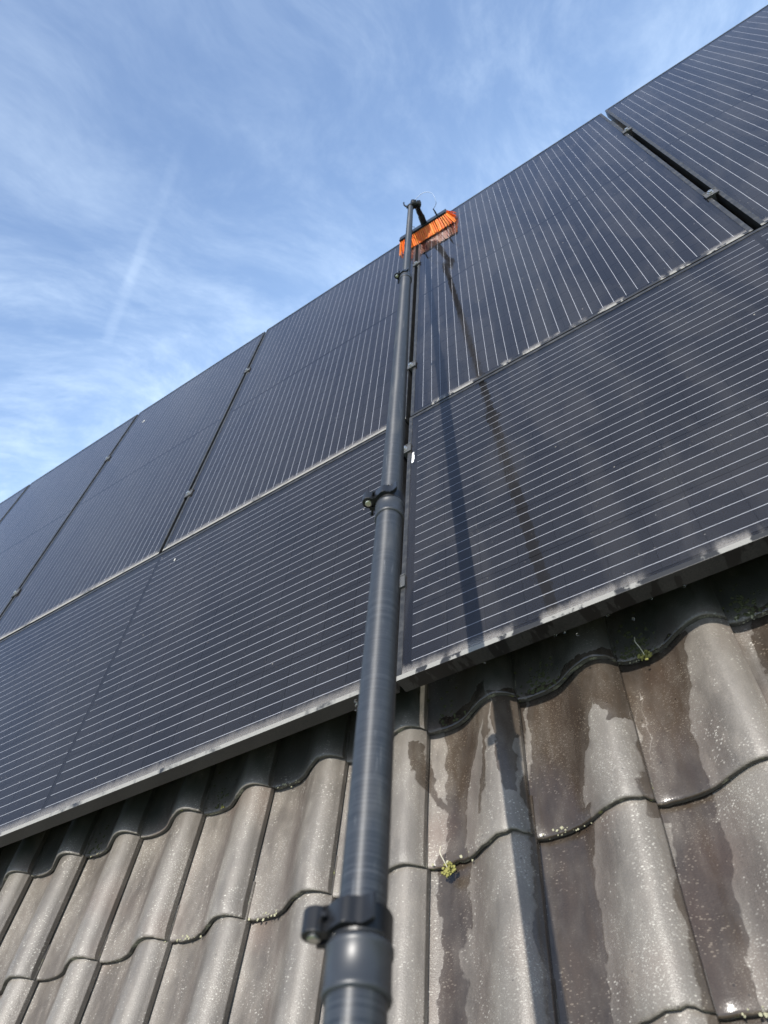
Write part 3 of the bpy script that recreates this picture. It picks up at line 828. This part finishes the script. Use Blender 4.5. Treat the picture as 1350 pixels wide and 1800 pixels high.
moss(-0.560, -1.008, -0.159, 0.005, 24, 4, 'small yellowish moss tuft on a tile edge left of the pole', False)
# lichen crusts along the tile edges (uncountable)
bm = bmesh.new(); rr = random.Random(11)
for i in range(-7, 5):
    for j in (0, 1, 2):
        o = tile_origin(i, j)
        if rr.random() < 0.25: continue
        for k in range(rr.randrange(8, 34)):
            s = min(max(rr.gauss(0.22, 0.12), 0.0), 0.62)
            hh = [h for (a, h), (b, _) in zip(PROF, PROF[1:]) if a <= s <= b][0]
            blob(bm, (o[0] + s * TW, o[1] + rr.uniform(-.0015, .010), o[2] + hh - (rr.uniform(0, .008) if rr.random() < .6 else -.0002)), rr.uniform(.0005, .0030) ** 1.0, rr.uniform(0, 50), 1, 0.35, 0.8)
lo_ = link('lichen_crust', mesh('lichen_crust', bm, simple('lichen', (0.25, 0.24, 0.16), 0.95, 0, 0.1, 300, 0.7)))
lo_.matrix_world = MR; tag(lo_, 'crusts of pale yellow lichen along the tile edges', 'lichen', kind='stuff')
bm = bmesh.new(); rr = random.Random(23)
for i, cs, cnt in ((1, 0.30, 150), (2, 0.26, 190), (3, 0.28, 170), (0, 0.30, 40), (-3, 0.18, 30), (-5, 0.2, 30)):
    o = tile_origin(i, 0)
    for k in range(cnt):
        s = min(max(rr.gauss(cs, 0.11), 0.02), 0.60); y = 0.006 + abs(rr.gauss(0, 0.035))
        hh = [h for (a, h), (b, _) in zip(PROF, PROF[1:]) if a <= s <= b][0]
        blob(bm, (o[0] + s * TW, o[1] + y, o[2] + hh - 0.0145 * y / TG + 0.0002), rr.uniform(.0010, .0042), rr.uniform(0, 50), 1, 0.40, 0.8)
mo_ = link('moss_mat', mesh('moss_mat', bm, simple('dark_moss', (0.055, 0.058, 0.028), 0.95, 0, 0.1, 130, 0.9)))
mo_.matrix_world = MR; tag(mo_, 'dark moss and grit spread in the tile troughs under the panel edge', 'moss', kind='stuff')
# water: drops running off the corner of the left panel and hanging from the right one
bm = bmesh.new(); rr = random.Random(2)
dcam = RW((0, 0, 1))
down = MR.to_3x3().inverted() @ Vector((0, 0, -1))
p0 = Vector((-0.098, -0.998, -0.004))
for k in range(26):
    t = k / 25
    q = p0 + down * (0.002 + 0.125 * t * t + 0.02 * t) + Vector((rr.gauss(0, .0016), -0.004 + rr.gauss(0, .001), 0))
    blob(bm, q, rr.uniform(.0010, .0028), rr.uniform(0, 40), 2, 1.3, 0.25)
for u, dd in ((0.162, 0), (0.30, 0), (0.318, 0.001), (0.335, 0.012), (0.395, 0.0), (0.43, 0.02), (0.47, 0.0), (0.525, 0)):
    blob(bm, Vector((u, -1.0025, -0.0365)) + down * dd, 0.0022, rr.uniform(0, 40), 2, 1.2, 0.15)
wo = link('water_drops', mesh('water_drops', bm, M_water, True)); wo.matrix_world = MR
tag(wo, 'clear water drops falling from the lower panel edges', 'water', kind='stuff')

# bird droppings on the glass
def dropping(u, v, r, seed, lab):
    bm = bmesh.new(); rr = random.Random(seed)
    for k in range(7):
        blob(bm, (rr.gauss(0, r * 0.5), rr.gauss(0, r * 0.8), 0.0), r * rr.uniform(.3, .8), rr.uniform(0, 50), 2, 0.16, 0.6)
    o = link('bird_dropping', mesh('bird_dropping', bm, M_dropping, True)); o.matrix_world = MR @ Matrix.Translation((u, v, -0.0005))
    tag(o, lab, 'dropping', 'bird droppings on the glass')
dropping(-1.89, 1.745, 0.007, 1, 'white bird dropping near the top of the second upright panel left of the pole')
dropping(-0.915, -0.100, 0.004, 4, 'small pale bird dropping on the sideways panel left of the pole')
